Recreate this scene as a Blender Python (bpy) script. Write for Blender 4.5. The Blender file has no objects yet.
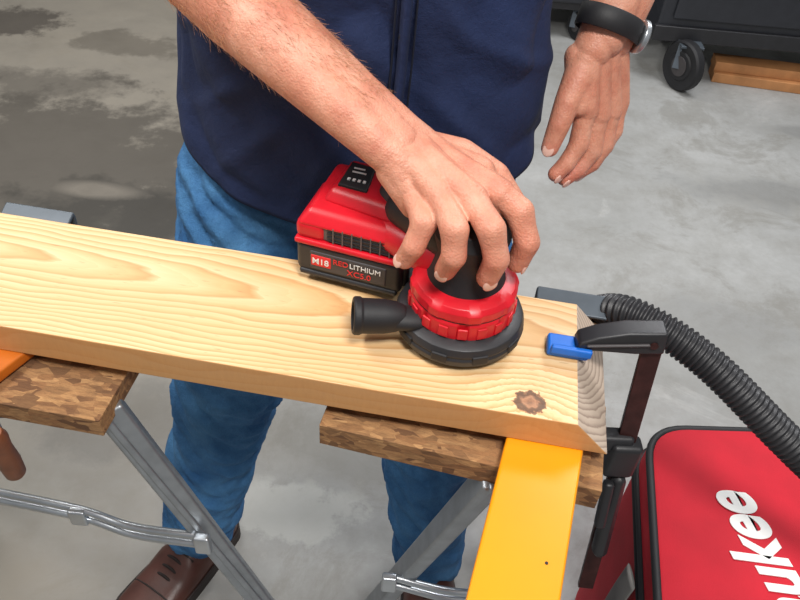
import bpy, bmesh, math, random
from mathutils import Vector, Matrix, noise
random.seed(3)
scn=bpy.context.scene
scn.view_settings.view_transform='Standard'
COL=scn.collection

# ---------------------------------------------------------------- materials
def srgb(r,g,b):
    f=lambda c:(c/255/12.92) if c/255<=0.04045 else ((c/255+0.055)/1.055)**2.4
    return (f(r),f(g),f(b),1)
def newmat(name):
    m=bpy.data.materials.new(name);m.use_nodes=True
    nt=m.node_tree;b=nt.nodes["Principled BSDF"]
    return m,nt,b
def nd(nt,t,**k):
    n=nt.nodes.new(t)
    for a,v in k.items(): setattr(n,a,v)
    return n
def mth(nt,op,a,b=None,c=None):
    n=nt.nodes.new("ShaderNodeMath");n.operation=op
    for i,v in enumerate((a,b,c)):
        if v is None: continue
        if isinstance(v,(int,float)): n.inputs[i].default_value=v
        else: nt.links.new(v,n.inputs[i])
    return n.outputs[0]
def ramp(nt,fac,stops):
    n=nt.nodes.new("ShaderNodeValToRGB");nt.links.new(fac,n.inputs[0])
    e=n.color_ramp.elements
    while len(e)<len(stops): e.new(0.5)
    for el,(p,c) in zip(e,stops): el.position=p;el.color=c
    return n.outputs[0]
def mixc(nt,fac,a,b,mode='MIX'):
    n=nt.nodes.new("ShaderNodeMix");n.data_type='RGBA';n.blend_type=mode
    if isinstance(fac,(int,float)): n.inputs[0].default_value=fac
    else: nt.links.new(fac,n.inputs[0])
    for i,v in ((6,a),(7,b)):
        if isinstance(v,tuple): n.inputs[i].default_value=v
        else: nt.links.new(v,n.inputs[i])
    return n.outputs[2]
def noi(nt,vec,scale,detail=4,rough=.5,dist=0):
    n=nt.nodes.new("ShaderNodeTexNoise");n.inputs["Scale"].default_value=scale;n.inputs["Detail"].default_value=detail
    n.inputs["Roughness"].default_value=rough;n.inputs["Distortion"].default_value=dist
    if vec is not None: nt.links.new(vec,n.inputs["Vector"])
    return n.outputs[0]
def coord(nt,scale=(1,1,1),loc=(0,0,0),rot=(0,0,0)):
    t=nt.nodes.new("ShaderNodeTexCoord");m=nt.nodes.new("ShaderNodeMapping")
    m.inputs["Scale"].default_value=scale;m.inputs["Location"].default_value=loc;m.inputs["Rotation"].default_value=rot
    nt.links.new(t.outputs["Object"],m.inputs["Vector"]);return m.outputs[0]
def bump(nt,b,h,strength,dist=.001):
    n=nt.nodes.new("ShaderNodeBump");n.inputs["Strength"].default_value=strength;n.inputs["Distance"].default_value=dist
    nt.links.new(h,n.inputs["Height"]);nt.links.new(n.outputs[0],b.inputs["Normal"])
def blotmask(nt,s,cen,rad,n,namp,soft):
    acc=None
    for i,(c,r) in enumerate(zip(cen,rad)):
        d=mth(nt,'DIVIDE',mth(nt,'SUBTRACT',s.outputs[i],c),r);d=mth(nt,'MULTIPLY',d,d)
        acc=d if acc is None else mth(nt,'ADD',acc,d)
    d=mth(nt,'SQRT',acc)
    if n is not None: d=mth(nt,'ADD',d,mth(nt,'MULTIPLY',mth(nt,'SUBTRACT',n,.5),namp*2.6))
    return d
def simple(name,c,rough=.5,metal=0,var=.12,scale=30,bmp=.15,bscale=400):
    m,nt,b=newmat(name);v=coord(nt)
    dark=tuple(x*(1-var) for x in c[:3])+(1,);lite=tuple(min(1,x*(1+var)) for x in c[:3])+(1,)
    nt.links.new(ramp(nt,noi(nt,v,scale),[(.3,dark),(.7,lite)]),b.inputs["Base Color"])
    b.inputs["Roughness"].default_value=rough;b.inputs["Metallic"].default_value=metal
    if bmp: bump(nt,b,noi(nt,v,bscale,2),bmp,.0005)
    return m

RED=simple("red_plastic",srgb(208,22,38),.36,bmp=.1,bscale=900)
REDB=simple("red_bag_fabric",srgb(192,22,42),.8,var=.12,scale=12,bmp=.7,bscale=900)
BLK=simple("black_plastic",srgb(40,40,43),.45,bmp=.2,bscale=900)
BLK2=simple("black_rubber",srgb(28,28,31),.6,bmp=.3,bscale=700)
DGREY=simple("dark_grey_plastic",srgb(66,62,63),.5)
GRILL=simple("grille_plastic",srgb(98,88,86),.5)
WHT=simple("white_print",srgb(235,235,232),.6,bmp=0,var=.02)
REDP=simple("red_print",srgb(225,40,45),.5,bmp=0,var=.03)
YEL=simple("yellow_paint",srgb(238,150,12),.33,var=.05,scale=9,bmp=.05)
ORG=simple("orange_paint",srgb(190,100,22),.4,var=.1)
GALV=simple("galvanised_steel",srgb(160,165,170),.42,.75,var=.12,scale=40,bmp=.1)
CHR=simple("zinc_steel",srgb(190,195,200),.3,.85,var=.1)
BRK=simple("grey_painted_steel",srgb(82,90,98),.45,.3)
CLB=simple("clamp_bar_steel",srgb(72,40,38),.4,.5,var=.3,scale=60)
BLUE=simple("blue_pad",srgb(24,112,215),.5,bmp=.1)
CAB=simple("tool_chest_paint",srgb(44,46,52),.4,var=.1)
SHOE=simple("brown_leather",srgb(82,48,40),.38,var=.25,scale=25,bmp=.4,bscale=250)
SOLE=simple("shoe_sole",srgb(45,36,34),.7)
LACE=simple("shoe_lace",srgb(40,30,28),.8)
STRAP=simple("grey_webbing",srgb(120,118,116),.8,bmp=.6,bscale=800)
HWOOD=simple("handle_wood",srgb(125,72,42),.45,var=.2,scale=60)
LUM=simple("offcut_lumber",srgb(186,130,82),.7,var=.18,scale=14)
HAIR=simple("hair_brown",srgb(90,64,42),.6,var=.3,scale=150)
AHAIR=simple("arm_hair_blond",srgb(172,120,84),.5,bmp=0)
NAIL=simple("fingernail",srgb(234,188,172),.25,bmp=0,var=.05)
GLASS=simple("watch_glass",srgb(20,22,26),.08,bmp=0)
THREAD=simple("navy_thread",srgb(11,17,36),.9,bmp=0)

def mat_skin():
    m,nt,b=newmat("skin");v=coord(nt)
    t=nd(nt,"ShaderNodeTexCoord");s=nd(nt,"ShaderNodeSeparateXYZ");nt.links.new(t.outputs["Object"],s.inputs[0])
    n1=noi(nt,v,26,4,.6);n2=noi(nt,v,120,4,.6)
    c=ramp(nt,n1,[(.3,srgb(198,128,104)),(.5,srgb(216,153,126)),(.72,srgb(230,175,149))])
    c=mixc(nt,mth(nt,'MULTIPLY',n2,.45),c,srgb(186,106,86))
    for cen,rad in (((.062,.515,.95),(.085,.045,.045)),((.195,.79,.87),(.05,.05,.035)),((.165,.785,.915),(.02,.02,.02))):
        d=blotmask(nt,s,cen,rad,n2,.25,.5)
        c=mixc(nt,ramp(nt,d,[(.35,(.40,.40,.40,1)),(1.0,(0,0,0,1))]),c,srgb(208,104,88))
    nt.links.new(c,b.inputs["Base Color"])
    b.inputs["Roughness"].default_value=.46
    b.inputs["Subsurface Weight"].default_value=.10
    b.inputs["Subsurface Radius"].default_value=(1,.35,.2);b.inputs["Subsurface Scale"].default_value=.005
    vo=nd(nt,"ShaderNodeTexVoronoi");vo.inputs["Scale"].default_value=480;nt.links.new(v,vo.inputs["Vector"])
    h=mth(nt,'ADD',mth(nt,'MULTIPLY',vo.outputs[0],.4),mth(nt,'MULTIPLY',noi(nt,v,90,6,.65),1.6))
    bump(nt,b,h,.7,.0013)
    return m
SKIN=mat_skin()

def mat_cloth(name,c1,c2,wscale,rough=.85,fold=6,fac=.45,bs=1.0):
    m,nt,b=newmat(name);v=coord(nt)
    n=noi(nt,v,fold,4,.6);f=noi(nt,coord(nt,(400,400,120)),1.5,3,.7)
    c=ramp(nt,n,[(.3,c1),(.7,c2)])
    c=mixc(nt,mth(nt,'MULTIPLY',f,fac),c,tuple(x*.5 for x in c1[:3])+(1,))
    nt.links.new(c,b.inputs["Base Color"]);b.inputs["Roughness"].default_value=rough
    h=mth(nt,'ADD',noi(nt,v,24,5,.6),mth(nt,'MULTIPLY',noi(nt,v,wscale,2),.12))
    bump(nt,b,h,bs,.007)
    return m
SHIRT=mat_cloth("navy_cotton",srgb(20,34,70),srgb(29,47,90),900,bs=.7)
DENIM=mat_cloth("blue_denim",srgb(38,94,148),srgb(92,152,202),700,fac=.65,fold=12)

def mat_pine():
    m,nt,b=newmat("pine_board")
    t=nd(nt,"ShaderNodeTexCoord");s=nd(nt,"ShaderNodeSeparateXYZ");nt.links.new(t.outputs["Object"],s.inputs[0])
    X,Y,Z=s.outputs
    w1=noi(nt,coord(nt,(3.2,9,9)),1,3,.5);w2=noi(nt,coord(nt,(9,60,60)),1,3,.5)
    yy=mth(nt,'ADD',mth(nt,'SUBTRACT',Y,.105),mth(nt,'MULTIPLY',mth(nt,'SUBTRACT',w1,.5),.05))
    D=mth(nt,'ADD',mth(nt,'MULTIPLY',mth(nt,'ADD',X,1.0),.060),.004)
    zz=mth(nt,'ADD',mth(nt,'MULTIPLY',Z,-1.0),D)
    r=mth(nt,'SQRT',mth(nt,'ADD',mth(nt,'MULTIPLY',yy,yy),mth(nt,'MULTIPLY',zz,zz)))
    kx=mth(nt,'DIVIDE',mth(nt,'ADD',X,.045),.0150);ky=mth(nt,'DIVIDE',mth(nt,'SUBTRACT',Y,.0175),.0140)
    kd=mth(nt,'SQRT',mth(nt,'ADD',mth(nt,'MULTIPLY',kx,kx),mth(nt,'MULTIPLY',ky,ky)))
    kd=mth(nt,'ADD',kd,mth(nt,'MULTIPLY',mth(nt,'SUBTRACT',noi(nt,coord(nt),170,4),.5),1.0))
    infl=mth(nt,'EXPONENT',mth(nt,'MULTIPLY',mth(nt,'MULTIPLY',kd,kd),-.16))
    r=mth(nt,'ADD',r,mth(nt,'MULTIPLY',infl,.014))
    r=mth(nt,'ADD',r,mth(nt,'MULTIPLY',w2,.004))
    ring=mth(nt,'FRACT',mth(nt,'DIVIDE',r,.0066))
    c=ramp(nt,ring,[(0,srgb(238,210,166)),(.35,srgb(235,203,155)),(.70,srgb(224,182,128)),(.90,srgb(202,150,96)),(1,srgb(236,206,160))])
    ring2=mth(nt,'FRACT',mth(nt,'DIVIDE',r,.0022))
    c=mixc(nt,mth(nt,'MULTIPLY',ring2,.22),c,srgb(210,162,108))
    g=noi(nt,coord(nt,(6,420,420)),1,4,.7)
    c=mixc(nt,mth(nt,'MULTIPLY',g,.42),c,srgb(212,167,116))
    big=noi(nt,coord(nt,(2,9,9)),1,3)
    c=mixc(nt,ramp(nt,big,[(.45,(0,0,0,1)),(.75,(.4,.4,.4,1))]),c,srgb(220,168,112))
    spk=noi(nt,coord(nt,(50,420,420)),1,2,.5)
    c=mixc(nt,ramp(nt,spk,[(.66,(0,0,0,1)),(.75,(.5,.5,.5,1))]),c,srgb(166,112,68))
    kc=ramp(nt,kd,[(.0,srgb(112,72,54)),(.4,srgb(168,118,88)),(.62,srgb(92,58,44)),(.85,srgb(70,46,38)),(1.0,srgb(160,110,74))])
    kf=mth(nt,'LESS_THAN',kd,1.0)
    c=mixc(nt,mth(nt,'MULTIPLY',kf,.9),c,kc)
    g2=nd(nt,"ShaderNodeTexCoord");sn=nd(nt,"ShaderNodeSeparateXYZ");nt.links.new(g2.outputs["Normal"],sn.inputs[0])
    endf=mth(nt,'GREATER_THAN',sn.outputs[0],.4)
    r2=mth(nt,'FRACT',mth(nt,'DIVIDE',r,.0052))
    eg=ramp(nt,r2,[(0,srgb(206,186,166)),(.5,srgb(190,168,148)),(.85,srgb(138,114,98)),(1,srgb(200,178,156))])
    eg=mixc(nt,.3,eg,srgb(170,160,150))
    c=mixc(nt,endf,c,eg)
    frf=mth(nt,'LESS_THAN',sn.outputs[1],-.5)
    fr=mixc(nt,.78,c,srgb(184,128,74),'MIX')
    saw=noi(nt,coord(nt,(220,5,60)),1,3,.7)
    fr=mixc(nt,mth(nt,'MULTIPLY',saw,.6),fr,srgb(218,164,104))
    c=mixc(nt,frf,c,fr)
    nt.links.new(c,b.inputs["Base Color"]);b.inputs["Roughness"].default_value=.55
    bump(nt,b,mth(nt,'ADD',g,mth(nt,'MULTIPLY',ring,.4)),.15,.0006)
    return m
PINE=mat_pine()

def mat_osb():
    m,nt,b=newmat("osb_board")
    cs=[]
    for rot,sc,lo in ((.5,(50,130,130),0),(-.7,(60,150,140),3.3)):
        v=coord(nt,sc,loc=(lo,0,0),rot=(0,0,rot))
        w=nd(nt,"ShaderNodeTexVoronoi");w.inputs["Scale"].default_value=1.0;nt.links.new(v,w.inputs["Vector"])
        sp=nd(nt,"ShaderNodeSeparateColor");nt.links.new(w.outputs["Color"],sp.inputs[0]);cs.append(sp)
    c=ramp(nt,cs[0].outputs[0],[(0,srgb(106,72,46)),(.35,srgb(156,112,72)),(.8,srgb(190,146,98)),(1,srgb(126,88,56))])
    c2=ramp(nt,cs[1].outputs[0],[(0,srgb(98,66,42)),(.5,srgb(178,134,88)),(1,srgb(146,104,66))])
    c=mixc(nt,mth(nt,'GREATER_THAN',cs[1].outputs[1],.5),c,c2)
    g=noi(nt,coord(nt,(70,300,300)),1,6,.8)
    c=mixc(nt,ramp(nt,g,[(.42,(0,0,0,1)),(.72,(.75,.75,.75,1))]),c,srgb(86,58,38))
    nt.links.new(c,b.inputs["Base Color"]);b.inputs["Roughness"].default_value=.8
    bump(nt,b,mth(nt,'ADD',cs[0].outputs[1],mth(nt,'MULTIPLY',g,1.5)),.6,.0014);return m
OSB=mat_osb()

def mat_floor():
    m,nt,b=newmat("concrete_floor")
    t=nd(nt,"ShaderNodeTexCoord");s=nd(nt,"ShaderNodeSeparateXYZ");nt.links.new(t.outputs["Object"],s.inputs[0])
    v=coord(nt)
    n1=noi(nt,v,1.3,6,.6);n2=noi(nt,v,6,7,.68);n3=noi(nt,v,45,4,.7);n4=noi(nt,v,3,8,.75,.6)
    c=ramp(nt,n1,[(.3,srgb(148,149,147)),(.5,srgb(167,168,167)),(.7,srgb(184,185,184))])
    c=mixc(nt,ramp(nt,n2,[(.42,(0,0,0,1)),(.7,(.55,.55,.55,1))]),c,srgb(130,128,122))
    c=mixc(nt,ramp(nt,n4,[(.52,(0,0,0,1)),(.60,(.5,.5,.5,1))]),c,srgb(134,132,126))
    c=mixc(nt,ramp(nt,n4,[(.30,(.5,.5,.5,1)),(.40,(0,0,0,1))]),c,srgb(192,192,190))
    c=mixc(nt,mth(nt,'MULTIPLY',n3,.38),c,srgb(116,113,106))
    lf=mth(nt,'ADD',mth(nt,'MULTIPLY',s.outputs[0],-1.0),mth(nt,'MULTIPLY',mth(nt,'SUBTRACT',n1,.5),1.6))
    lf=ramp(nt,lf,[(0,(0,0,0,1)),(.8,(.85,.85,.85,1))])
    c=mixc(nt,lf,c,mixc(nt,n2,srgb(116,108,96),srgb(150,142,128)))
    def blot(cx,cy,rx,ry,col,amt,namp=.9,soft=.5):
        d=blotmask(nt,s,(cx,cy),(rx,ry),n2,namp,soft)
        f=ramp(nt,d,[(1-soft,(amt,amt,amt,1)),(1.0,(0,0,0,1))])
        return mixc(nt,f,c,col)
    c=blot(-1.15,1.95,.75,.55,srgb(82,77,70),.85,.9,.35)
    c=blot(-.85,1.72,.40,.22,srgb(62,59,54),.85)
    c=blot(-1.35,2.45,.40,.16,srgb(84,79,72),.65)
    c=blot(-1.0,1.47,.30,.07,srgb(170,162,150),.6)
    c=blot(-.95,1.85,.16,.05,srgb(150,142,130),.5,.5)
    c=blot(-1.75,2.95,.30,.14,srgb(68,62,56),.8,.9,.3)
    c=blot(-1.2,2.85,.28,.12,srgb(92,86,76),.6,.9,.3)
    c=blot(-.45,2.9,.5,.25,srgb(118,112,101),.5)
    c=blot(-.17,.83,.14,.07,srgb(184,184,178),.55,1.5,.3)
    c=blot(-.60,1.02,.25,.14,srgb(100,96,89),.55)
    c=blot(-.75,.78,.22,.09,srgb(156,152,143),.5)
    c=blot(.0,1.0,.4,.14,srgb(112,109,101),.6)
    c=blot(1.25,2.15,.40,.12,srgb(122,122,120),.6)
    c=blot(1.55,2.6,.30,.06,srgb(124,124,122),.6)
    c=blot(.80,1.5,.35,.12,srgb(132,132,130),.5)
    nt.links.new(c,b.inputs["Base Color"])
    nt.links.new(ramp(nt,n2,[(.3,(.42,.42,.42,1)),(.7,(.7,.7,.7,1))]),b.inputs["Roughness"])
    bump(nt,b,mth(nt,'ADD',n2,mth(nt,'MULTIPLY',n3,.3)),.25,.003);return m
FLOOR=mat_floor()
WALL=simple("painted_wall",srgb(190,190,186),.8,var=.05,scale=2)

# ---------------------------------------------------------------- geometry helpers
def parent(name,loc=(0,0,0)):
    e=bpy.data.objects.new(name,None);COL.objects.link(e);e.location=loc;e.empty_display_size=.05
    return e
def mk(bm,name,mat,par=None,smooth=False,loc=None,rot=None,bev=0,seg=2):
    me=bpy.data.meshes.new(name);bmesh.ops.recalc_face_normals(bm,faces=bm.faces);bm.to_mesh(me);bm.free()
    o=bpy.data.objects.new(name,me);COL.objects.link(o)
    if mat: me.materials.append(mat)
    if loc: o.location=loc
    if rot: o.rotation_euler=rot
    if par is not None:
        o.parent=par;o.matrix_parent_inverse=Matrix.Translation(par.location).inverted()
    if bev:
        b=o.modifiers.new("bev",'BEVEL');b.width=bev;b.segments=seg;b.limit_method='ANGLE';b.angle_limit=.5
    if smooth or bev:
        for p in me.polygons: p.use_smooth=True
        if bev and not smooth:
            w=o.modifiers.new("wn",'WEIGHTED_NORMAL');w.keep_sharp=True
    return o
def box(name,mat,par,size,loc,rot=(0,0,0),bev=.002,seg=2):
    bm=bmesh.new();bmesh.ops.create_cube(bm,size=1);bmesh.ops.scale(bm,vec=size,verts=bm.verts)
    return mk(bm,name,mat,par,loc=loc,rot=rot,bev=bev,seg=seg)
def prism(name,mat,par,poly,z0,z1,bev=.002,loc=None,rot=None):
    bm=bmesh.new()
    a=[bm.verts.new((x,y,z0)) for x,y in poly];b=[bm.verts.new((x,y,z1)) for x,y in poly]
    bm.faces.new(a);bm.faces.new(b);n=len(poly)
    for i in range(n): bm.faces.new((a[i],a[(i+1)%n],b[(i+1)%n],b[i]))
    return mk(bm,name,mat,par,loc=loc,rot=rot,bev=bev)
def beam(name,mat,par,p0,p1,w,h,bev=.002,up=(0,0,1)):
    p0=Vector(p0);p1=Vector(p1);d=(p1-p0);L=d.length;d.normalize()
    s=d.cross(Vector(up));s.normalize();u=s.cross(d)
    bm=bmesh.new();bmesh.ops.create_cube(bm,size=1);bmesh.ops.scale(bm,vec=(L,w,h),verts=bm.verts)
    M=Matrix((d,s,u)).transposed()
    o=mk(bm,name,mat,par,bev=bev);o.location=(p0+p1)/2;o.rotation_euler=M.to_euler();return o
def lathe(name,mat,par,prof,loc,segs=64,rot=(0,0,0),rmod=None):
    bm=bmesh.new();rings=[]
    for r,z in prof:
        row=[]
        for i in range(segs):
            a=2*math.pi*i/segs;q=r if rmod is None else r*rmod(a,z)
            row.append(bm.verts.new((q*math.cos(a),q*math.sin(a),z)))
        rings.append(row)
    for a,b in zip(rings,rings[1:]):
        for i in range(segs): bm.faces.new((a[i],a[(i+1)%segs],b[(i+1)%segs],b[i]))
    if prof[0][0]>1e-5: bm.faces.new(rings[0])
    if prof[-1][0]>1e-5: bm.faces.new(rings[-1])
    bmesh.ops.remove_doubles(bm,verts=bm.verts,dist=1e-6)
    return mk(bm,name,mat,par,loc=loc,rot=rot,bev=.0008,seg=2)
def catmull(P,n):
    P=[Vector(p) for p in P];out=[]
    Q=[2*P[0]-P[1]]+P+[2*P[-1]-P[-2]]
    for i in range(1,len(Q)-2):
        for k in range(n):
            t=k/n;a,b,c,d=Q[i-1],Q[i],Q[i+1],Q[i+2]
            out.append(.5*((2*b)+(c-a)*t+(2*a-5*b+4*c-d)*t*t+(3*b-a-3*c+d)*t**3))
    out.append(P[-1]);return out
def sweep(name,mat,par,P,rf,segs=20,n=12,flat=1.0,smooth=True,upv=(0,0,1)):
    pts=catmull(P,n);bm=bmesh.new();rings=[];N=len(pts);acc=0;up=Vector(upv)
    for i,p in enumerate(pts):
        t=(pts[min(i+1,N-1)]-pts[max(i-1,0)]).normalized()
        s=t.cross(up)
        if s.length<1e-3: s=Vector((1,0,0))
        s.normalize();u=s.cross(t)
        if i: acc+=(p-pts[i-1]).length
        r=rf(i/(N-1),acc) if callable(rf) else rf
        rings.append([bm.verts.new(p+s*math.cos(2*math.pi*k/segs)*r+u*math.sin(2*math.pi*k/segs)*r*flat) for k in range(segs)])
    for a,b in zip(rings,rings[1:]):
        for k in range(segs): bm.faces.new((a[k],a[(k+1)%segs],b[(k+1)%segs],b[k]))
    bm.faces.new(rings[0]);bm.faces.new(rings[-1])
    return mk(bm,name,mat,par,smooth=smooth)
def add_ball(bm,p,r,sc=None,rot=None):
    M=Matrix.Translation(p)
    if rot is not None: M=M@rot.to_4x4()
    if sc is not None: M=M@Matrix.Diagonal((sc[0],sc[1],sc[2],1))
    bmesh.ops.create_icosphere(bm,subdivisions=3,radius=r,matrix=M)
def chain(bm,pts):
    for q in pts: add_ball(bm,Vector(q[:3]),q[3])
    for a,b in zip(pts,pts[1:]):
        A=Vector(a[:3]);B=Vector(b[:3]);d=B-A;L=d.length
        if L<1e-5: continue
        M=Matrix.Translation((A+B)/2)@d.to_track_quat('Z','Y').to_matrix().to_4x4()
        bmesh.ops.create_cone(bm,cap_ends=True,segments=28,radius1=a[3],radius2=b[3],depth=L,matrix=M)
def organic(bm,name,mat,par,voxel,it=6,fac=.5):
    o=mk(bm,name,mat,par,smooth=True)
    r=o.modifiers.new("rm",'REMESH');r.mode='VOXEL';r.voxel_size=voxel;r.use_smooth_shade=True
    s=o.modifiers.new("sm",'SMOOTH');s.factor=fac;s.iterations=it
    return o
def text(name,body,mat,par,size,M,extrude=.0004,shear=0,offset=0,sx=1):
    c=bpy.data.curves.new(name,'FONT');c.body=body;c.size=size;c.extrude=extrude;c.shear=shear;c.offset=offset
    c.materials.append(mat);o=bpy.data.objects.new(name,c);COL.objects.link(o)
    o.parent=par;o.matrix_parent_inverse=Matrix.Translation(par.location).inverted()
    o.matrix_basis=M@Matrix.Diagonal((sx,1,1,1));return o

# ---------------------------------------------------------------- camera
th=math.radians(43);rho=math.radians(5)
R0=Vector((1,0,0));U0=Vector((0,math.sin(th),math.cos(th)));F=Vector((0,math.cos(th),-math.sin(th)))
rr=math.cos(rho)*R0+math.sin(rho)*U0;uu=-math.sin(rho)*R0+math.cos(rho)*U0
cd=bpy.data.cameras.new("camera");cam=bpy.data.objects.new("camera",cd);COL.objects.link(cam)
cam.location=(0,0,1.38);cam.rotation_euler=Matrix((rr,uu,-F)).transposed().to_euler()
cd.sensor_width=36;cd.lens=33.75;cd.clip_start=.02;scn.camera=cam

# ---------------------------------------------------------------- room
bm=bmesh.new();bmesh.ops.create_grid(bm,x_segments=2,y_segments=2,size=7)
mk(bm,"floor",FLOOR)
box("wall_back",WALL,None,(12,.1,3),(0,6.5,1.5),bev=0)
box("baseboard_back",WALL,None,(12,.02,.1),(0,6.43,.05),bev=.003)

# ---------------------------------------------------------------- board
ang=-math.radians(6.1)
e1=Vector((math.cos(ang),math.sin(ang),0));e2=Vector((-math.sin(ang),math.cos(ang),0));BO=Vector((.172,.433,.84))
T=.036;W=.165
bm=bmesh.new()
sec=[(-1.15,0,0),(0,0,0),(T,0,-T),(-1.15,0,-T)]
a=[bm.verts.new(p) for p in sec];b=[bm.verts.new((p[0],W,p[2])) for p in sec]
bm.faces.new(a);bm.faces.new(b)
for i in range(4): bm.faces.new((a[i],a[(i+1)%4],b[(i+1)%4],b[i]))
mk(bm,"wooden_board",PINE,loc=BO,rot=(0,0,ang),bev=.0012,seg=2)

# ---------------------------------------------------------------- sawhorses
def sawhorse(name,loc,planks,rail,legs,braces):
    p=parent(name,loc)
    for i,(c,s,r) in enumerate(planks): box("osb_plank_%d"%i,OSB,p,s,c,(0,0,r),bev=.001)
    for i,(a,b) in enumerate(rail):
        beam("rail_%d"%i,BRK,p,a,b,.07,.028)
    for i,(a,b) in enumerate(legs):
        beam("leg_%d"%i,GALV,p,a,b,.03,.022,bev=.004,up=(0,1,0))
        bb=Vector(b);box("foot_%d"%i,BLK2,p,(.04,.03,.02),(bb.x,bb.y,.01),bev=.004)
        beam("leg_rib_%d"%i,GALV,p,Vector(a)+Vector((0,-.012,0)),Vector(b)+Vector((0,-.012,.05)),.008,.006,bev=.002,up=(0,1,0))
    for i,P in enumerate(braces):
        sweep("brace_%d_a"%i,CHR,p,P,.0052,segs=12,n=10)
        sweep("brace_%d_b"%i,CHR,p,[Vector(q)+Vector((0,.0,-.02)) for q in P],.0052,segs=12,n=10)
        m=Vector(P[len(P)//2]);box("brace_rivet_%d"%i,CHR,p,(.022,.012,.03),m+Vector((0,-.004,-.01)),bev=.003)
        box("brace_end_%d"%i,CHR,p,(.02,.012,.035),Vector(P[0])+Vector((0,-.004,-.01)),bev=.003)
    return p
s1=sawhorse("folding_sawhorse",(-.40,.57,0),
 [((-.42,.505,.775),(.30,.12,.024),ang),((-.41,.635,.775),(.28,.10,.024),ang)],
 [((-.452,.715,.745),(-.42,.46,.745))],
 [((-.285,.462,.77),(-.094,.515,.0)),((-.53,.49,.77),(-.70,.56,0)),((-.55,.70,.77),(-.84,.80,0)),],
 [[(-.216,.462,.525),(-.31,.475,.51),(-.38,.487,.52),(-.52,.51,.51),(-.585,.52,.51)]])
box("end_bracket",BRK,s1,(.088,.024,.005),(-.450,.712,.803),(.35,0,ang),bev=.002)
box("end_bracket_lip",BRK,s1,(.088,.005,.040),(-.449,.722,.785),(0,0,ang),bev=.002)
a2=-math.radians(10)
s2=sawhorse("folding_sawhorse.001",(.07,.53,0),
 [((.0765,.4755,.772),(.275,.105,.030),a2),((.09,.60,.775),(.27,.10,.024),a2)],
 [((.200,.640,.745),(.165,.44,.745))],
 [((.105,.425,.76),(-.05,.567,.0)),((.165,.43,.76),(.235,.50,0)),((.175,.63,.76),(.215,.66,0))],
 [[(.018,.470,.45),(.09,.462,.44),(.14,.46,.445),(.19,.465,.45)]])
box("end_bracket",BRK,s2,(.082,.030,.005),(.196,.634,.807),(.35,0,ang),bev=.002)
box("end_bracket_lip",BRK,s2,(.082,.005,.045),(.197,.648,.788),(0,0,ang),bev=.002)

def rail_beam(name,mat,pr,d,w,Lb,Lf,z1,cut):
    d=Vector((d[0],d[1],0)).normalized();s=Vector((d.y,-d.x,0))
    if s.x>0: s=-s
    p=parent(name,(pr[0],pr[1],z1))
    A=Vector((pr[0],pr[1],0))
    q=[A-d*Lb,A+d*Lf,A+d*Lf+s*w,A-d*Lb+s*w]
    prism("top_plate",mat,p,[(v.x,v.y) for v in q],z1-.014,z1,bev=.003)
    for k,o in enumerate((0.004,w-.004)):
        a=A+d*cut+s*o;b=A+d*Lf+s*o
        beam("flange_%d"%k,mat,p,(a.x,a.y,z1-.03),(b.x,b.y,z1-.03),.005,.05,bev=.001)
    for k,(t,f) in enumerate(((.125,.22),(.19,.8))):
        c=A+d*t+s*(w*f)
        bm=bmesh.new();bmesh.ops.create_cone(bm,cap_ends=True,segments=20,radius1=.0014,radius2=.0014,depth=.001)
        mk(bm,"screw_hole_%d"%k,BLK2,p,loc=(c.x,c.y,z1+.0002))
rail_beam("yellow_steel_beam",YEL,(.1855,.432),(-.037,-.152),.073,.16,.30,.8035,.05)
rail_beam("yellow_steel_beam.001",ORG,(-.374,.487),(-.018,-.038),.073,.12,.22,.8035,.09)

p=parent("wood_handle_clamp",(-.375,.44,.72))
lathe("handle",HWOOD,p,[(0,-.05),(.008,-.05),(.0105,-.045),(.0115,-.02),(.010,.01),(.0112,.03),(.008,.042),(0,.042)],(-.378,.418,.738),24,rot=(.15,.1,0))
lathe("screw",GALV,p,[(0,0),(.005,0),(.005,.03),(0,.03)],(-.380,.425,.76),16)

# ---------------------------------------------------------------- bar clamp
p=parent("bar_clamp",(.25,.50,.8))
box("pad",BLUE,p,(.042,.024,.011),(.171,.526,.846),(0,0,ang),bev=.003)
box("pad_lip",BLUE,p,(.040,.006,.010),(.172,.514,.852),(0,0,ang),bev=.002)
prof=[(.176,.852),(.178,.862),(.195,.871),(.222,.879),(.260,.882),(.264,.853),(.235,.851),(.200,.852)]
bm=bmesh.new()
a=[bm.verts.new((x,.515+(x-.178)*.04,z)) for x,z in prof];b=[bm.verts.new((x,.537+(x-.178)*.04,z)) for x,z in prof]
bm.faces.new(a);bm.faces.new(b)
for i in range(len(prof)): bm.faces.new((a[i],a[(i+1)%len(prof)],b[(i+1)%len(prof)],b[i]))
mk(bm,"upper_jaw",BLK,p,bev=.003)
beam("jaw_rib",DGREY,p,(.185,.5142,.861),(.246,.5170,.867),.004,.003)
bm=bmesh.new();bmesh.ops.create_cone(bm,cap_ends=True,segments=20,radius1=.004,radius2=.004,depth=.004)
mk(bm,"rivet",CLB,p,loc=(.250,.518,.866),rot=(math.pi/2,0,0))
beam("bar",CLB,p,(.252,.529,.875),(.284,.495,.42),.007,.020,bev=.001,up=(0,1,0))
box("lower_jaw",BLK,p,(.060,.020,.024),(.240,.517,.715),(0,0,.05),bev=.005)
box("slider_body",BLK,p,(.036,.024,.055),(.264,.514,.69),(0,0,.05),bev=.006)
beam("trigger",BLK,p,(.256,.500,.66),(.256,.478,.60),.012,.014,bev=.004)
beam("grip",BLK,p,(.269,.511,.66),(.276,.488,.52),.018,.020,bev=.008)

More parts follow.
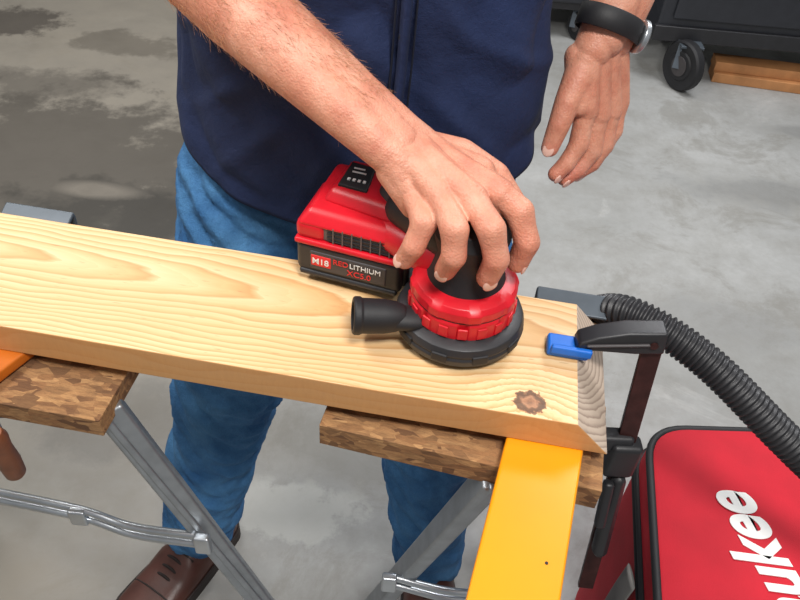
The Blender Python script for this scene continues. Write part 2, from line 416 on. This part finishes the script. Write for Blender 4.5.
# ---------------------------------------------------------------- vacuum hose
def rh(t,s): return .0182+.0018*(math.sin(s*2*math.pi/.0066)) 
sweep("vacuum_hose",BLK,None,[(.31,.90,.03),(.28,.82,.30),(.248,.735,.58),(.230,.675,.735),(.240,.638,.797),(.277,.607,.813),(.345,.572,.79),(.43,.523,.738),(.52,.48,.68),(.64,.42,.6)],rh,segs=28,n=80)

# ---------------------------------------------------------------- tool bag
p=parent("tool_bag",(.5,.56,0))
c0=Vector((.338,.38,0));c1=Vector((.384,.716,0));c2=Vector((.80,.746,0));c3=Vector((.76,.38,0))
def roundpoly(P,r,n=8):
    out=[];N=len(P)
    for i in range(N):
        a,b,c=P[i-1],P[i],P[(i+1)%N]
        u=(a-b).normalized();v=(c-b).normalized()
        for k in range(n+1):
            t=k/n;q0=b+u*r;q1=b+v*r
            out.append((1-t)**2*q0+2*t*(1-t)*b+t*t*q1)
    return out
rp=roundpoly([c0,c1,c2,c3],.06)
cen=sum(rp,Vector())/len(rp)
bm=bmesh.new();rings=[]
for z,s in ((0,.98),(.02,1.0),(.15,1.01),(.30,1.012),(.42,1.01),(.485,1.003),(.497,.992),(.503,.95),(.506,.7),(.508,.3)):
    rings.append([bm.verts.new((cen+(q-cen)*s)+Vector((0,0,z+.0))) for q in rp])
for a,b in zip(rings,rings[1:]):
    for i in range(len(rp)): bm.faces.new((a[i],a[(i+1)%len(rp)],b[(i+1)%len(rp)],b[i]))
bm.faces.new(rings[0]);bm.faces.new(rings[-1])
mk(bm,"bag_body",REDB,p,smooth=True)
def loop(name,mat,pts,r,z):
    bm=bmesh.new();N=len(pts);rg=[]
    for i,q in enumerate(pts):
        t=(pts[(i+1)%N]-pts[i-1]).normalized();s=t.cross(Vector((0,0,1)))
        rg.append([bm.verts.new(q+Vector((0,0,z))+s*math.cos(a*math.pi/5)*r+Vector((0,0,1))*math.sin(a*math.pi/5)*r) for a in range(10)])
    for i in range(N):
        a=rg[i];b=rg[(i+1)%N]
        for k in range(10): bm.faces.new((a[k],a[(k+1)%10],b[(k+1)%10],b[k]))
    mk(bm,name,mat,p,smooth=True)
loop("piping",BLK2,[cen+(q-cen)*.985 for q in rp],.006,.497)
loop("zipper",BLK2,[cen+(q-cen)*1.008 for q in rp],.006,.44)
loop("zipper_tape",BLK2,[cen+(q-cen)*1.006 for q in rp],.006,.452)
sweep("side_strap",STRAP,p,[(.336,.50,.05),(.334,.50,.25),(.336,.50,.38),(.343,.505,.44)],.020,segs=12,n=8,flat=.15,upv=(1,0,0))
sweep("shoulder_strap",STRAP,p,[(.285,.40,.44),(.275,.44,.40),(.295,.47,.35),(.325,.49,.28)],.022,segs=12,n=10,flat=.18)
sweep("carry_handle",BLK2,p,[(.59,.38,.50),(.586,.40,.535),(.583,.45,.55),(.584,.49,.535),(.59,.51,.505)],.013,segs=14,n=10)
M=Matrix.Translation((.560,.372,.5085))@Matrix.Rotation(math.radians(104),4,'Z')
text("logo_text","waukee",WHT,p,.098,M,extrude=.0006,shear=.38,offset=.0026,sx=.80)

# ---------------------------------------------------------------- sander
PC=Vector((.061,.547,.0))
p=parent("cordless_orbital_sander",(PC.x,PC.y,.84))
def L(z): return (PC.x,PC.y,z)
lathe("sanding_pad",DGREY,p,[(0,0),(.056,0),(.058,.003),(.057,.008),(0,.008)],L(.8405))
lathe("dust_skirt",BLK,p,[(0,.007),(.059,.006),(.0640,.009),(.0652,.016),(.0632,.019),(.0646,.021),(.0620,.028),(.051,.033),(0,.033)],L(.8405),96,
      rmod=lambda a,z:1+.004*(math.sin(a*24)>.6))
for k in range(4):
    a=-math.pi*.5+(k-1.5)*.62
    box("skirt_clip_%d"%k,BLK2,p,(.004,.016,.010),(PC.x+.0640*math.cos(a),PC.y+.0640*math.sin(a),.858),(0,0,a),bev=.0015)
lathe("housing_lower",RED,p,[(0,.0),(.0495,.0),(.052,.003),(.052,.020),(.0500,.023),(.0515,.0255),(.0515,.034),(.0485,.039),(.038,.043),(0,.044)],L(.870),108,
      rmod=lambda a,z:1-.05*(abs((a*8/math.pi)%2-1)>.80)*(z<.022)+.03*(math.sin(a*8)>.35)*(z>.024)*(z<.036))
lathe("housing_recess",BLK2,p,[(0,0),(.0505,0),(.0505,.004),(0,.004)],L(.892),96)
for k in range(9):
    a=-math.pi*.5+(k-4)*.36
    c=Vector((PC.x+.0520*math.cos(a),PC.y+.0520*math.sin(a),.881))
    box("housing_rib_%d"%k,RED,p,(.003,.010,.013),c,(0,0,a),bev=.0012)
lathe("neck_grip",BLK2,p,[(0,0),(.039,0),(.036,.008),(.032,.02),(.031,.034),(.034,.044),(.036,.054),(.030,.066),(.016,.072),(0,.073)],L(.910),64)
bm=bmesh.new()
chain(bm,[(PC.x,PC.y,.948,.027),(.02,.582,.946,.024),(-.005,.600,.943,.018)])
organic(bm,"handle_bridge",BLK2,p,.0025,8)
bm=bmesh.new()
chain(bm,[(PC.x-.01,PC.y+.01,.918,.024),(.02,.572,.914,.020),(-.02,.602,.912,.018)])
organic(bm,"handle_underside",RED,p,.0025,8)
ba=-math.radians(14);BE1=Vector((math.cos(ba),math.sin(ba),0));BE2=Vector((-math.sin(ba),math.cos(ba),0))
BB=Vector((-.113,.600,0))
def bp(x,y,z): return tuple(BB+BE1*x+BE2*y+Vector((0,0,z)))
def bbox(name,mat,x0,x1,y0,y1,z0,z1,bev=.003,tx=0):
    return box(name,mat,p,(x1-x0,y1-y0,z1-z0),bp((x0+x1)/2,(y0+y1)/2,(z0+z1)/2),(0,0,ba),bev=bev,seg=3)
bbox("battery_body",BLK,0,.116,0,.084,.852,.892,.007)
bbox("battery_face_panel",DGREY,.016,.100,-.0015,.01,.860,.884,.002)
bbox("battery_foot_lip",BLK,.004,.112,-.002,.08,.850,.857,.003)
bbox("battery_seam",RED,-.001,.117,-.0015,.085,.8895,.8965,.003)
bbox("battery_latch",BLK,.100,.121,.008,.06,.856,.9,.005)
bbox("tool_foot_grille",GRILL,.028,.112,.004,.08,.896,.916,.003)
for k in range(4): bbox("grille_slot_%d"%k,BLK2,.034,.106,.0025,.006,.8983+k*.0046,.8999+k*.0046,.0004)
for k in range(7): bbox("grille_bar_%d"%k,GRILL,.040+k*.010,.0415+k*.010,.002,.006,.8965,.9155,.0004)
bbox("foot_red_side",RED,-.001,.032,.002,.084,.894,.916,.007)
def wedge(name,mat,bot,top,z0,z1a,z1b,bev):
    bm=bmesh.new()
    a=[bm.verts.new(bp(x,y,z0)) for x,y in bot]
    zs=[z1a,z1a,z1b,z1b];b=[bm.verts.new(bp(x,y,z)) for (x,y),z in zip(top,zs)]
    bm.faces.new(a);bm.faces.new(b)
    for i in range(4): bm.faces.new((a[i],a[(i+1)%4],b[(i+1)%4],b[i]))
    mk(bm,name,mat,p,bev=bev,seg=3)
wedge("foot_shell",RED,[(.000,.000),(.122,.000),(.120,.088),(.002,.088)],[(.010,.012),(.120,.008),(.106,.086),(.016,.086)],.912,.927,.940,.005)
wedge("foot_shell_upper",RED,[(.018,.026),(.100,.014),(.100,.082),(.028,.086)],[(.026,.034),(.094,.026),(.090,.080),(.032,.082)],.928,.942,.950,.005)
wedge("display_bezel",BLK2,[(.031,.038),(.064,.036),(.062,.072),(.034,.074)],[(.032,.039),(.063,.037),(.061,.071),(.035,.073)],.940,.9455,.9520,.001)
for k in range(4):
    bbox("display_led_%d"%k,WHT,.039+k*.0055,.042+k*.0055,.046,.0495,.9465,.9485,.0002)
bbox("display_icon",WHT,.040,.055,.058,.060,.9490,.9502,.0002)
bbox("display_icon_b",WHT,.040,.052,.0635,.0655,.9500,.9512,.0002)
bm=bmesh.new();chain(bm,[bp(.088,.050,.938)+(.0165,),bp(.105,.040,.942)+(.0185,),bp(.15,.02,.948)+(.022,)])
chain(bm,[bp(.088,.068,.938)+(.014,),bp(.125,.055,.945)+(.018,)])
organic(bm,"rubber_overmould",DGREY,p,.002,6)
bbox("label_badge",REDP,.018,.040,-.0022,0,.866,.880,.001)
def lab(name,body,mat,x,z,size,off=0):
    text(name,body,mat,p,size,Matrix.Translation(bp(x,-.0027,z))@Matrix.Rotation(ba,4,'Z')@Matrix.Rotation(math.pi/2,4,'X'),.0002,offset=off)
lab("label_voltage","M18",WHT,.0195,.8695,.0105,.0001)
lab("label_red","RED",REDP,.0425,.8745,.0092)
lab("label_lithium","LITHIUM",WHT,.0605,.8745,.0090)
lab("label_capacity","XC5.0",REDP,.058,.8645,.0100)
sp0=Vector((-.044,.513,.876));sp1=Vector((.000,.520,.873));dd=(sp1-sp0).normalized()
q=dd.to_track_quat('Z','Y').to_euler()
lathe("dust_port_nozzle",BLK2,p,[(.0140,.016),(.0140,0),(.0174,0),(.0188,.002),(.0188,.007),(.0174,.009),(.0170,.030),(.0150,.042),(.012,.050),(0,.050),(0,.016)],sp0,40,rot=q)
sweep("dust_port_duct",BLK2,p,[(-.006,.519,.873),(.012,.520,.872),(.030,.526,.869),(.048,.536,.867)],lambda t,s:.0150-.001*t,segs=20,n=8,flat=.68)

# ---------------------------------------------------------------- person
P=parent("person",(-.08,.84,0))
def torso():
    bm=bmesh.new();lv=[(.80,.230,.134,0),(.86,.231,.134,0),(.92,.224,.130,0),(1.0,.217,.122,0),(1.08,.214,.117,0),(1.18,.214,.118,0),(1.28,.216,.118,0),(1.38,.205,.105,0),(1.43,.165,.09,0),(1.46,.09,.075,0),(1.485,.068,.066,0)]
    nz=120;na=260;rings=[]
    def interp(z):
        for a,b in zip(lv,lv[1:]):
            if a[0]<=z<=b[0]:
                t=(z-a[0])/(b[0]-a[0]);t=t*t*(3-2*t)*.5+t*.5
                return a[1]+(b[1]-a[1])*t,a[2]+(b[2]-a[2])*t
        return lv[-1][1:3]
    def crease(px,pz,sx,sz,ang_,amp,x,z):   # one soft diagonal ridge
        c,s=math.cos(ang_),math.sin(ang_);u=(x-px)*c+(z-pz)*s;v=-(x-px)*s+(z-pz)*c
        return amp*math.exp(-(u/sx)**2-(v/sz)**2)
    CR=[(-.16,.93,.10,.010,.75,.006),(-.19,.98,.09,.009,.55,.006),(-.10,.90,.07,.010,1.0,.005),(.03,.97,.10,.010,-.7,.006),
        (.07,.92,.08,.010,-1.0,.006),(.09,1.03,.08,.009,-.5,.006),(.10,.88,.06,.009,-1.2,.005),(-.22,1.05,.08,.010,.4,.006),(.03,1.07,.08,.009,-.9,.005)]
    for i in range(nz):
        t=i/(nz-1);row=[]
        for k in range(na):
            a=2*math.pi*k/na;ca,sa=math.cos(a),math.sin(a)
            side=abs(ca)
            zh=.806+.100*side**2.2+.003*math.sin(a*3)
            z=zh+(1.485-zh)*t
            rx,ry=interp(z)
            n=2.35;d=(abs(ca)**n+abs(sa)**n)**(-1/n)
            x=rx*ca*d;y=ry*sa*d
            f=noise.noise(Vector((x*9+z*7,y*9,z*4-x*6)))*.010
            q=noise.noise(Vector((x*16+z*10+3,y*14,z*5-x*10)));f+=(abs(q)-.25)*.016
            f+=.003*math.sin(a*9+z*14)*max(0,1-(z-zh)*5)
            if y<0:
                for c in CR: f+=crease(c[0]+.073,c[1],c[2],c[3],c[4],c[5],x,z)
                f*=.45+.55*min(1,abs(x+.055)*14)
            l=math.hypot(x,y);x*=1+f/l;y*=1+f/l
            row.append(bm.verts.new((-.073+x,.858+y,z)))
        rings.append(row)
    for a,b in zip(rings,rings[1:]):
        for k in range(na): bm.faces.new((a[k],a[(k+1)%na],b[(k+1)%na],b[k]))
    o=mk(bm,"shirt_body",SHIRT,P,smooth=True)
    s=o.modifiers.new("so",'SOLIDIFY');s.thickness=.003
torso()
sweep("shirt_placket",SHIRT,P,[(-.024,.7325,.86),(-.022,.730,.95),(-.019,.735,1.05),(-.018,.737,1.2),(-.022,.744,1.36)],.016,segs=16,n=10,flat=.36,upv=(1,0,0))
for dx in (-.0105,.0105):
    sweep("placket_stitching",THREAD,P,[(-.022+dx,.7288,.95),(-.019+dx,.7333,1.05),(-.018+dx,.7353,1.2)],.0011,segs=8,n=10)
for z in (.97,1.06,1.15,1.24,1.33):
    bm=bmesh.new();bmesh.ops.create_cone(bm,cap_ends=True,segments=20,radius1=.005,radius2=.005,depth=.003)
    mk(bm,"shirt_button",BLK,P,loc=(-.0195,.7265,z),rot=(math.pi/2,0,0),bev=.001)
bm=bmesh.new()
chain(bm,[(-.25,.86,1.385,.068),(-.275,.82,1.27,.060),(-.268,.79,1.20,.058)])
chain(bm,[(.10,.86,1.385,.068),(.19,.93,1.31,.060),(.225,.98,1.25,.056)])
chain(bm,[(-.22,.86,1.39,.062),(.07,.86,1.39,.062)])
organic(bm,"shirt_sleeves",SHIRT,P,.006,8)
# jeans
bm=bmesh.new()
add_ball(bm,Vector((-.075,.872,.92)),.095,(1.95,1.0,1.1))
chain(bm,[(-.188,.872,.90,.094),(-.217,.850,.78,.100),(-.226,.835,.68,.101),(-.250,.80,.50,.088),(-.278,.785,.38,.082),(-.312,.75,.22,.072),(-.335,.722,.10,.067)])
chain(bm,[(.035,.872,.90,.094),(.043,.850,.78,.098),(.050,.835,.68,.098),(.060,.80,.50,.085),(.070,.765,.34,.078),(.084,.725,.20,.068),(.092,.705,.09,.064)])
o=organic(bm,"jeans",DENIM,P,.005,6)
tx=bpy.data.textures.new("fold",'CLOUDS');tx.noise_scale=.04;tx.noise_depth=2
dm=o.modifiers.new("d",'DISPLACE');dm.texture=tx;dm.strength=.027;dm.mid_level=.5
emp=bpy.data.objects.new("fold_space",None);COL.objects.link(emp);emp.parent=P;emp.scale=(2.0,2.0,.55);emp.rotation_euler=(.3,.7,0)
dm.texture_coords='OBJECT';dm.texture_coords_object=emp
# shoes
def shoe(name,heel,toe,side):
    h=Vector(heel);t=Vector(toe);d=(t-h);Ls=d.length;d.normalize();s=Vector((d.y,-d.x,0))
    def prof(u):
        w=.036+.016*math.sin(min(1,max(0,(u-.05)/.95))*math.pi*.72)
        end=min(1,math.sqrt(max(0,1-((u-.86)/.14)**2))) if u>.86 else (math.sqrt(max(0,1-((.1-u)/.1)**2)) if u<.1 else 1)
        return w*end
    def ht(u):
        if u<.35: return .105-.01*u
        if u<.62: return .1015-(u-.35)/.27*.045
        return .0565-(u-.62)/.38*.022
    bm=bmesh.new();rings=[];nu=34;ns=24
    for i in range(nu+1):
        u=.004+.992*i/nu;w=prof(u);hh=ht(u)*(1 if .06<u<.93 else .8+.2*min(1,prof(u)/.04))
        row=[]
        for k in range(ns+1):
            a=math.pi*k/ns;x=w*math.copysign(abs(math.cos(a))**.75,math.cos(a))*(1-.25*math.sin(a)**2*(u<.5));z=.022+(hh-.022)*math.sin(a)**.8
            row.append(bm.verts.new(h+d*(u*Ls)+s*x+Vector((0,0,z))))
        rings.append(row)
    for a,b in zip(rings,rings[1:]):
        for k in range(ns): bm.faces.new((a[k],a[k+1],b[k+1],b[k]))
        bm.faces.new((a[0],b[0],b[-1],a[-1]))
    bm.faces.new(rings[0]);bm.faces.new(rings[-1])
    mk(bm,name+"_upper",SHOE,P,smooth=True)
    pts=[]
    for i in range(41):
        u=i/40;pts.append(h+d*(u*Ls*1.02-.003)+s*(prof(min(.999,max(.001,u)))*1.07))
    for i in range(40,-1,-1):
        u=i/40;pts.append(h+d*(u*Ls*1.02-.003)-s*(prof(min(.999,max(.001,u)))*1.07))
    prism(name+"_sole",SOLE,P,[(q.x,q.y) for q in pts],.0,.026,bev=0)
    for k in range(5):
        u=.42+k*.055;w=prof(u)*.62;z=ht(u)+.0015;c=h+d*(u*Ls)
        sweep(name+"_lace_%d"%k,LACE,P,[c-s*w+Vector((0,0,z-.014)),c+Vector((0,0,z)),c+s*w+Vector((0,0,z-.014))],.0028,segs=8,n=8)
    u=.74;w=prof(u);c=h+d*(u*Ls)
    sweep(name+"_seam",SOLE,P,[c+s*(w*math.cos(a))*1.0+Vector((0,0,.022+(ht(u)-.021)*math.sin(a)**.8)) for a in [math.pi*(.06+.88*j/10) for j in range(11)]],.0016,segs=6,n=3)
shoe("shoe_right",(-.300,.785,0),(-.432,.545,0),1)
shoe("shoe_left",(.090,.775,0),(.118,.500,0),1)

# arms and hands
def hand(name,chains,nails,voxel=.0014,it=4):
    bm=bmesh.new()
    for c in chains: chain(bm,c)
    o=organic(bm,name,SKIN,P,voxel,it,.5)
    for i,(dip,tip,r,out) in enumerate(nails):
        A=Vector(dip);B=Vector(tip);d=(B-A).normalized();o_=Vector(out);n=(o_-o_.dot(d)*d).normalized();s=d.cross(n)
        R=Matrix((s,d,n)).transposed()
        bm=bmesh.new();add_ball(bm,B+n*(r*.80)+d*(r*.10),1,(r*.66,r*.80,r*.19),R)
        mk(bm,name+"_nail_%d"%i,NAIL,P,smooth=True)
ch=[]
FA=[(-.262,.865,1.36,.050),(-.262,.79,1.24,.046),(-.250,.738,1.132,.043),(-.175,.699,1.088,.0415),(-.110,.652,1.062,.036),(-.045,.612,1.034,.026),(-.014,.594,1.018,.0215)]
ch.append(FA)
ch.append([(-.150,.675,1.078,.037),(-.060,.604,1.038,.0245),(-.022,.582,1.016,.0195),(-.004,.575,1.006,.017)])
ch.append([(-.150,.69,1.080,.036),(-.055,.628,1.042,.0250),(-.010,.608,1.022,.0195),(.008,.607,1.012,.0175)])
MC={'p':(.005,.560,.988),'r':(.029,.543,.998),'m':(.054,.540,1.004),'i':(.079,.557,1.000)}
wr={'p':(-.016,.576,1.010),'r':(-.006,.588,1.014),'m':(0,.597,1.016),'i':(.007,.607,1.012)}
up=Vector((0,0,1))
for k,rm in (('p',.0142),('r',.0144),('m',.0148),('i',.0150)):
    ch.append([wr[k]+(.0165,),tuple((Vector(wr[k])*.45+Vector(MC[k])*.55))+(.0138,),MC[k]+(rm,)])
    ch.append([tuple(Vector(wr[k])-Vector((0,0,.008)))+(.0165,),tuple(Vector(MC[k])-Vector((0,0,.010)))+(.0135,)])
    ch.append([tuple(Vector(wr[k])+up*.0125)+(.0035,),tuple((Vector(wr[k])*.45+Vector(MC[k])*.55)+up*.0122)+(.0038,),tuple(Vector(MC[k])+up*(rm-.0036))+(.0052,)])
fing={'p':[(.015,.526,.984,.0124),(.008,.517,.964,.0108),(.001,.521,.945,.0094)],
 'r':[(.041,.509,.992,.0130),(.043,.501,.970,.0115),(.038,.510,.946,.0100)],
 'm':[(.072,.511,.994,.0133),(.080,.503,.969,.0118),(.076,.507,.944,.0104)],
 'i':[(.099,.546,.990,.0134),(.109,.534,.966,.0120),(.105,.536,.941,.0105)]}
for k in fing:
    m=Vector(MC[k]);a=Vector(fing[k][0][:3]);mid=(m+a)/2+Vector((0,0,.001))
    ch.append([MC[k]+(.0138,),tuple(mid)+(fing[k][0][3]*.92,)]+[fing[k][0]])
    A=Vector(fing[k][0][:3]);B=Vector(fing[k][1][:3]);C=Vector(fing[k][2][:3])
    ch.append([fing[k][0],tuple((A+B)/2)+((fing[k][0][3]+fing[k][1][3])*.46,),fing[k][1],tuple((B+C)/2)+(fing[k][1][3]*.91,),fing[k][2]])
ch.append([(.010,.608,1.008,.0175),(.045,.612,1.000,.0175),(.079,.606,.985,.0150),(.099,.594,.966,.0125),(.107,.580,.948,.0108)])
ch.append([(.045,.610,.998,.0160),(.075,.574,.992,.0130)])
ch.append([(.020,.600,1.006,.0165),(.063,.592,.998,.0150)])
nails=[]
for k in fing:
    dip=fing[k][1][:3];tip=fing[k][2];v=Vector(tip[:3])-Vector((.055,.56,tip[2]));v.z=.25*v.length
    nails.append((dip,tip[:3],tip[3],v))
hand("right_arm_and_hand",ch,nails)
cu=bpy.data.curves.new("forearm_hair",'CURVE');cu.dimensions='3D';cu.bevel_depth=.00014;cu.bevel_resolution=1;cu.materials.append(AHAIR)
def hairs(path,count,outdir,l0,l1):
    n=0
    while n<count:
        i=random.randrange(len(path)-1);t=random.random();a=path[i];b=path[i+1]
        c=Vector(a[:3]).lerp(Vector(b[:3]),t);r=a[3]+(b[3]-a[3])*t
        d=(Vector(b[:3])-Vector(a[:3])).normalized()
        v=Vector((random.gauss(0,1),random.gauss(0,1),random.gauss(0,1)));v=(v-v.dot(d)*d).normalized()
        if v.dot(Vector(outdir))<-.25: continue
        n+=1
        s=c+v*r*.99;l=random.uniform(l0,l1);w=Vector((random.gauss(0,.22),random.gauss(0,.22),random.gauss(0,.22)))
        p1=s+(d*.8+v*.30+w)*l*.5;p2=s+(d*1.4+v*.30+w*1.6)*l*.75
        sp=cu.splines.new('POLY');sp.points.add(2)
        for pt,q,rad in zip(sp.points,(s,p1,p2),(1,.8,.15)): pt.co=(q.x,q.y,q.z,1);pt.radius=rad
hairs(FA[2:6],1900,(0,-.5,.8),.006,.012)
ho=bpy.data.objects.new("forearm_hair",cu);COL.objects.link(ho);ho.parent=P;ho.matrix_parent_inverse=Matrix.Translation(P.location).inverted()

# left arm hanging at the right of the picture
ch=[]
LA=[(.215,.965,1.27,.048),(.240,1.01,1.22,.043),(.234,.95,1.155,.038),(.220,.885,1.075,.031),(.207,.852,1.028,.0265)]
ch.append(LA)
ch.append([(.228,.93,1.13,.033),(.214,.872,1.06,.027),(.196,.842,1.015,.0225)])
ch.append([(.236,.93,1.13,.033),(.236,.886,1.065,.026),(.224,.864,1.020,.0220)])
MC2={'i':(.199,.814,.952),'m':(.218,.826,.942),'r':(.236,.844,.938),'p':(.248,.862,.942)}
wr2={'i':(.190,.836,1.005),'m':(.202,.846,1.006),'r':(.214,.856,1.006),'p':(.225,.866,1.008)}
for k,rm in (('i',.0154),('m',.0152),('r',.0148),('p',.0138)):
    ch.append([wr2[k]+(.0190,),tuple((Vector(wr2[k])+Vector(MC2[k]))/2)+(.0166,),MC2[k]+(rm,)])
    ch.append([tuple(Vector(wr2[k])+Vector((-.008,.004,0)))+(.017,),tuple(Vector(MC2[k])+Vector((-.010,.004,.004)))+(.0135,)])
f2={'i':[(.198,.800,.914,.0126),(.187,.790,.893,.0111),(.176,.785,.880,.0098)],
 'm':[(.219,.813,.900,.0130),(.206,.804,.878,.0115),(.191,.798,.867,.0101)],
 'r':[(.237,.832,.898,.0126),(.226,.824,.876,.0112),(.210,.818,.864,.0100)],
 'p':[(.250,.852,.908,.0112),(.243,.846,.888,.0102),(.230,.841,.873,.0092)]}
for k in f2:
    m=Vector(MC2[k]);a=Vector(f2[k][0][:3]);mid=(m+a)/2
    ch.append([MC2[k]+(.0138,),tuple(mid)+(f2[k][0][3]*.95,)]+[f2[k][0]])
    A=Vector(f2[k][0][:3]);B=Vector(f2[k][1][:3]);C=Vector(f2[k][2][:3])
    ch.append([f2[k][0],tuple((A+B)/2)+((f2[k][0][3]+f2[k][1][3])*.46,),f2[k][1],tuple((B+C)/2)+(f2[k][1][3]*.91,),f2[k][2]])
ch.append([(.190,.838,1.002,.0200),(.183,.822,.985,.0182),(.174,.806,.966,.0152),(.168,.794,.942,.0132),(.162,.787,.914,.0106)])
ch.append([(.183,.822,.985,.0165),(.197,.812,.957,.0140)])
ch.append([(.180,.816,.978,.0150),(.190,.808,.960,.0125)])
nails=[((.168,.794,.942),(.162,.787,.914),.0106,(-.4,-1,.2))]
for k in 'imr': nails.append((f2[k][1][:3],f2[k][2][:3],f2[k][2][3],(.3,-1,-.6)))
hand("left_arm_and_hand",ch,nails)

bm=bmesh.new()
chain(bm,[(-.077,.865,1.44,.060),(-.077,.850,1.54,.056)])
add_ball(bm,Vector((-.077,.835,1.63)),.1,(.76,.92,1.12));add_ball(bm,Vector((-.077,.800,1.575)),.06,(.85,.8,.85))
chain(bm,[(-.077,.748,1.635,.009),(-.077,.732,1.605,.014)])
add_ball(bm,Vector((-.155,.845,1.62)),.028,(.4,.7,1.1));add_ball(bm,Vector((.001,.845,1.62)),.028,(.4,.7,1.1))
chain(bm,[(-.10,.745,1.565,.008),(-.054,.745,1.565,.008)])
organic(bm,"head",SKIN,P,.004,4)
bm=bmesh.new();add_ball(bm,Vector((-.077,.855,1.665)),.1,(.82,.95,1.0));organic(bm,"hair",HAIR,P,.006,2)
for sx in (-.108,-.046):
    bm=bmesh.new();add_ball(bm,Vector((sx,.752,1.632)),.012);mk(bm,"eye",WHT,P,smooth=True)
    bm=bmesh.new();add_ball(bm,Vector((sx,.743,1.630)),.0055);mk(bm,"iris",GLASS,P,smooth=True)

# ---------------------------------------------------------------- wristwatch
wp=parent("wristwatch",(.22,.865,1.04))
ax=(Vector((.205,.850,1.025))-Vector((.220,.880,1.080))).normalized()
wc=Vector((.2120,.8590,1.039))
tgt=Vector((.026,.021,.002));tgt=(tgt-tgt.dot(ax)*ax).normalized()
yl=ax.cross(tgt);WR=Matrix((tgt,yl,ax)).transposed()
bm=bmesh.new();rg=[]
for zz,ex in ((-.0125,0),(-.0115,.0015),(.0115,.0015),(.0125,0)):
    rg.append([bm.verts.new(((.0415+ex)*math.cos(2*math.pi*k/48),(.0325+ex)*math.sin(2*math.pi*k/48),zz)) for k in range(48)])
for a,b in zip(rg,rg[1:]):
    for k in range(48): bm.faces.new((a[k],a[(k+1)%48],b[(k+1)%48],b[k]))
mk(bm,"strap",BLK2,wp,smooth=True,loc=wc,rot=WR.to_euler())
if yl.y>0: yl=-yl
cd_=wc+tgt*.036+yl*.014
fn=(tgt*.88+yl*.47).normalized()
R=fn.to_track_quat('Z','Y').to_euler()
lathe("case",CHR,wp,[(0,0),(.017,0),(.0195,.002),(.0195,.007),(.017,.009),(0,.009)],cd_,40,rot=R)
lathe("dial",GLASS,wp,[(0,.009),(.0155,.009),(.0155,.0098),(0,.0098)],cd_,40,rot=R)

# ---------------------------------------------------------------- background chests, casters, lumber
def caster(p,x,y,r,zt):
    lathe("caster_wheel",BLK2,p,[(0,-.022),(r*.55,-.022),(r*.6,-.016),(r*.93,-.022),(r,-.014),(r,.014),(r*.93,.022),(r*.6,.016),(r*.55,.022),(0,.022)],(x,y,r),40,rot=(0,math.pi/2,.5))
    lathe("caster_hub",DGREY,p,[(0,-.026),(r*.4,-.026),(r*.4,.026),(0,.026)],(x,y,r),24,rot=(0,math.pi/2,.5))
    for s in (-1,1):
        c=Vector((x,y,0))+Vector((math.cos(.5),math.sin(.5),0))*s*.03
        beam("caster_fork",BRK,p,(c.x,c.y,r*.9),(c.x+.01,c.y+.03,zt),.04,.004)
    box("caster_plate",BRK,p,(.09,.09,.01),(x+.01,y+.03,zt-.004))
p=parent("tool_chest",(1.6,3.25,0))
box("body",CAB,p,(1.5,.6,.85),(1.66,3.24,.60),bev=.01)
box("base_rail",BLK,p,(1.52,.02,.06),(1.66,2.935,.20),bev=.004)
for i in range(3):
    box("drawer_%d"%i,CAB,p,(1.4,.015,.2),(1.66,2.932,.36+.24*i),bev=.006)
    box("drawer_pull_%d"%i,CHR,p,(1.3,.02,.018),(1.66,2.92,.44+.24*i),bev=.004)
caster(p,1.04,2.88,.098,.18);caster(p,2.25,2.92,.088,.17);caster(p,1.09,3.45,.088,.17);caster(p,2.25,3.45,.088,.17)
p=parent("rolling_cabinet",(.62,3.6,0))
box("body",CAB,p,(.72,.5,.8),(.50,3.50,.56),bev=.01)
box("base_shelf",BLK,p,(.70,.48,.04),(.50,3.50,.15),bev=.004)
for x in (.2,.68):
    for y in (3.28,3.7): caster(p,x,y,.06,.15)
p=parent("lumber_offcuts",(1.45,3.0,0))
box("offcut_1",LUM,p,(.42,.10,.04),(1.42,2.99,.02),(0,0,-.12),bev=.003)
box("offcut_2",LUM,p,(.40,.09,.04),(1.41,3.01,.06),(0,0,-.10),bev=.003)

# ---------------------------------------------------------------- lights
def area(name,loc,tgt,size,sy,e,col=(1,1,1)):
    l=bpy.data.lights.new(name,'AREA');l.shape='RECTANGLE';l.size=size;l.size_y=sy;l.energy=e;l.color=col
    o=bpy.data.objects.new(name,l);COL.objects.link(o);o.location=loc
    o.rotation_euler=(Vector(tgt)-Vector(loc)).to_track_quat('-Z','Y').to_euler()
area("ceiling_light_front",(.35,-.35,2.7),(0,.6,.8),.5,.35,42,(1,.97,.93))
area("ceiling_light_left",(-1.3,.6,2.7),(-.1,.6,.8),1.2,.25,34,(1,.975,.94))
area("ceiling_light_back",(1.2,2.4,2.8),(.8,2.0,0),1.4,.5,52,(.98,.985,1))
area("ceiling_light_backleft",(-1.4,2.8,2.8),(-1,2,0),1.4,.4,34,(1,.98,.95))
w=bpy.data.worlds.new("w");scn.world=w;w.use_nodes=True
w.node_tree.nodes["Background"].inputs[0].default_value=(.95,.97,1,1);w.node_tree.nodes["Background"].inputs[1].default_value=.27
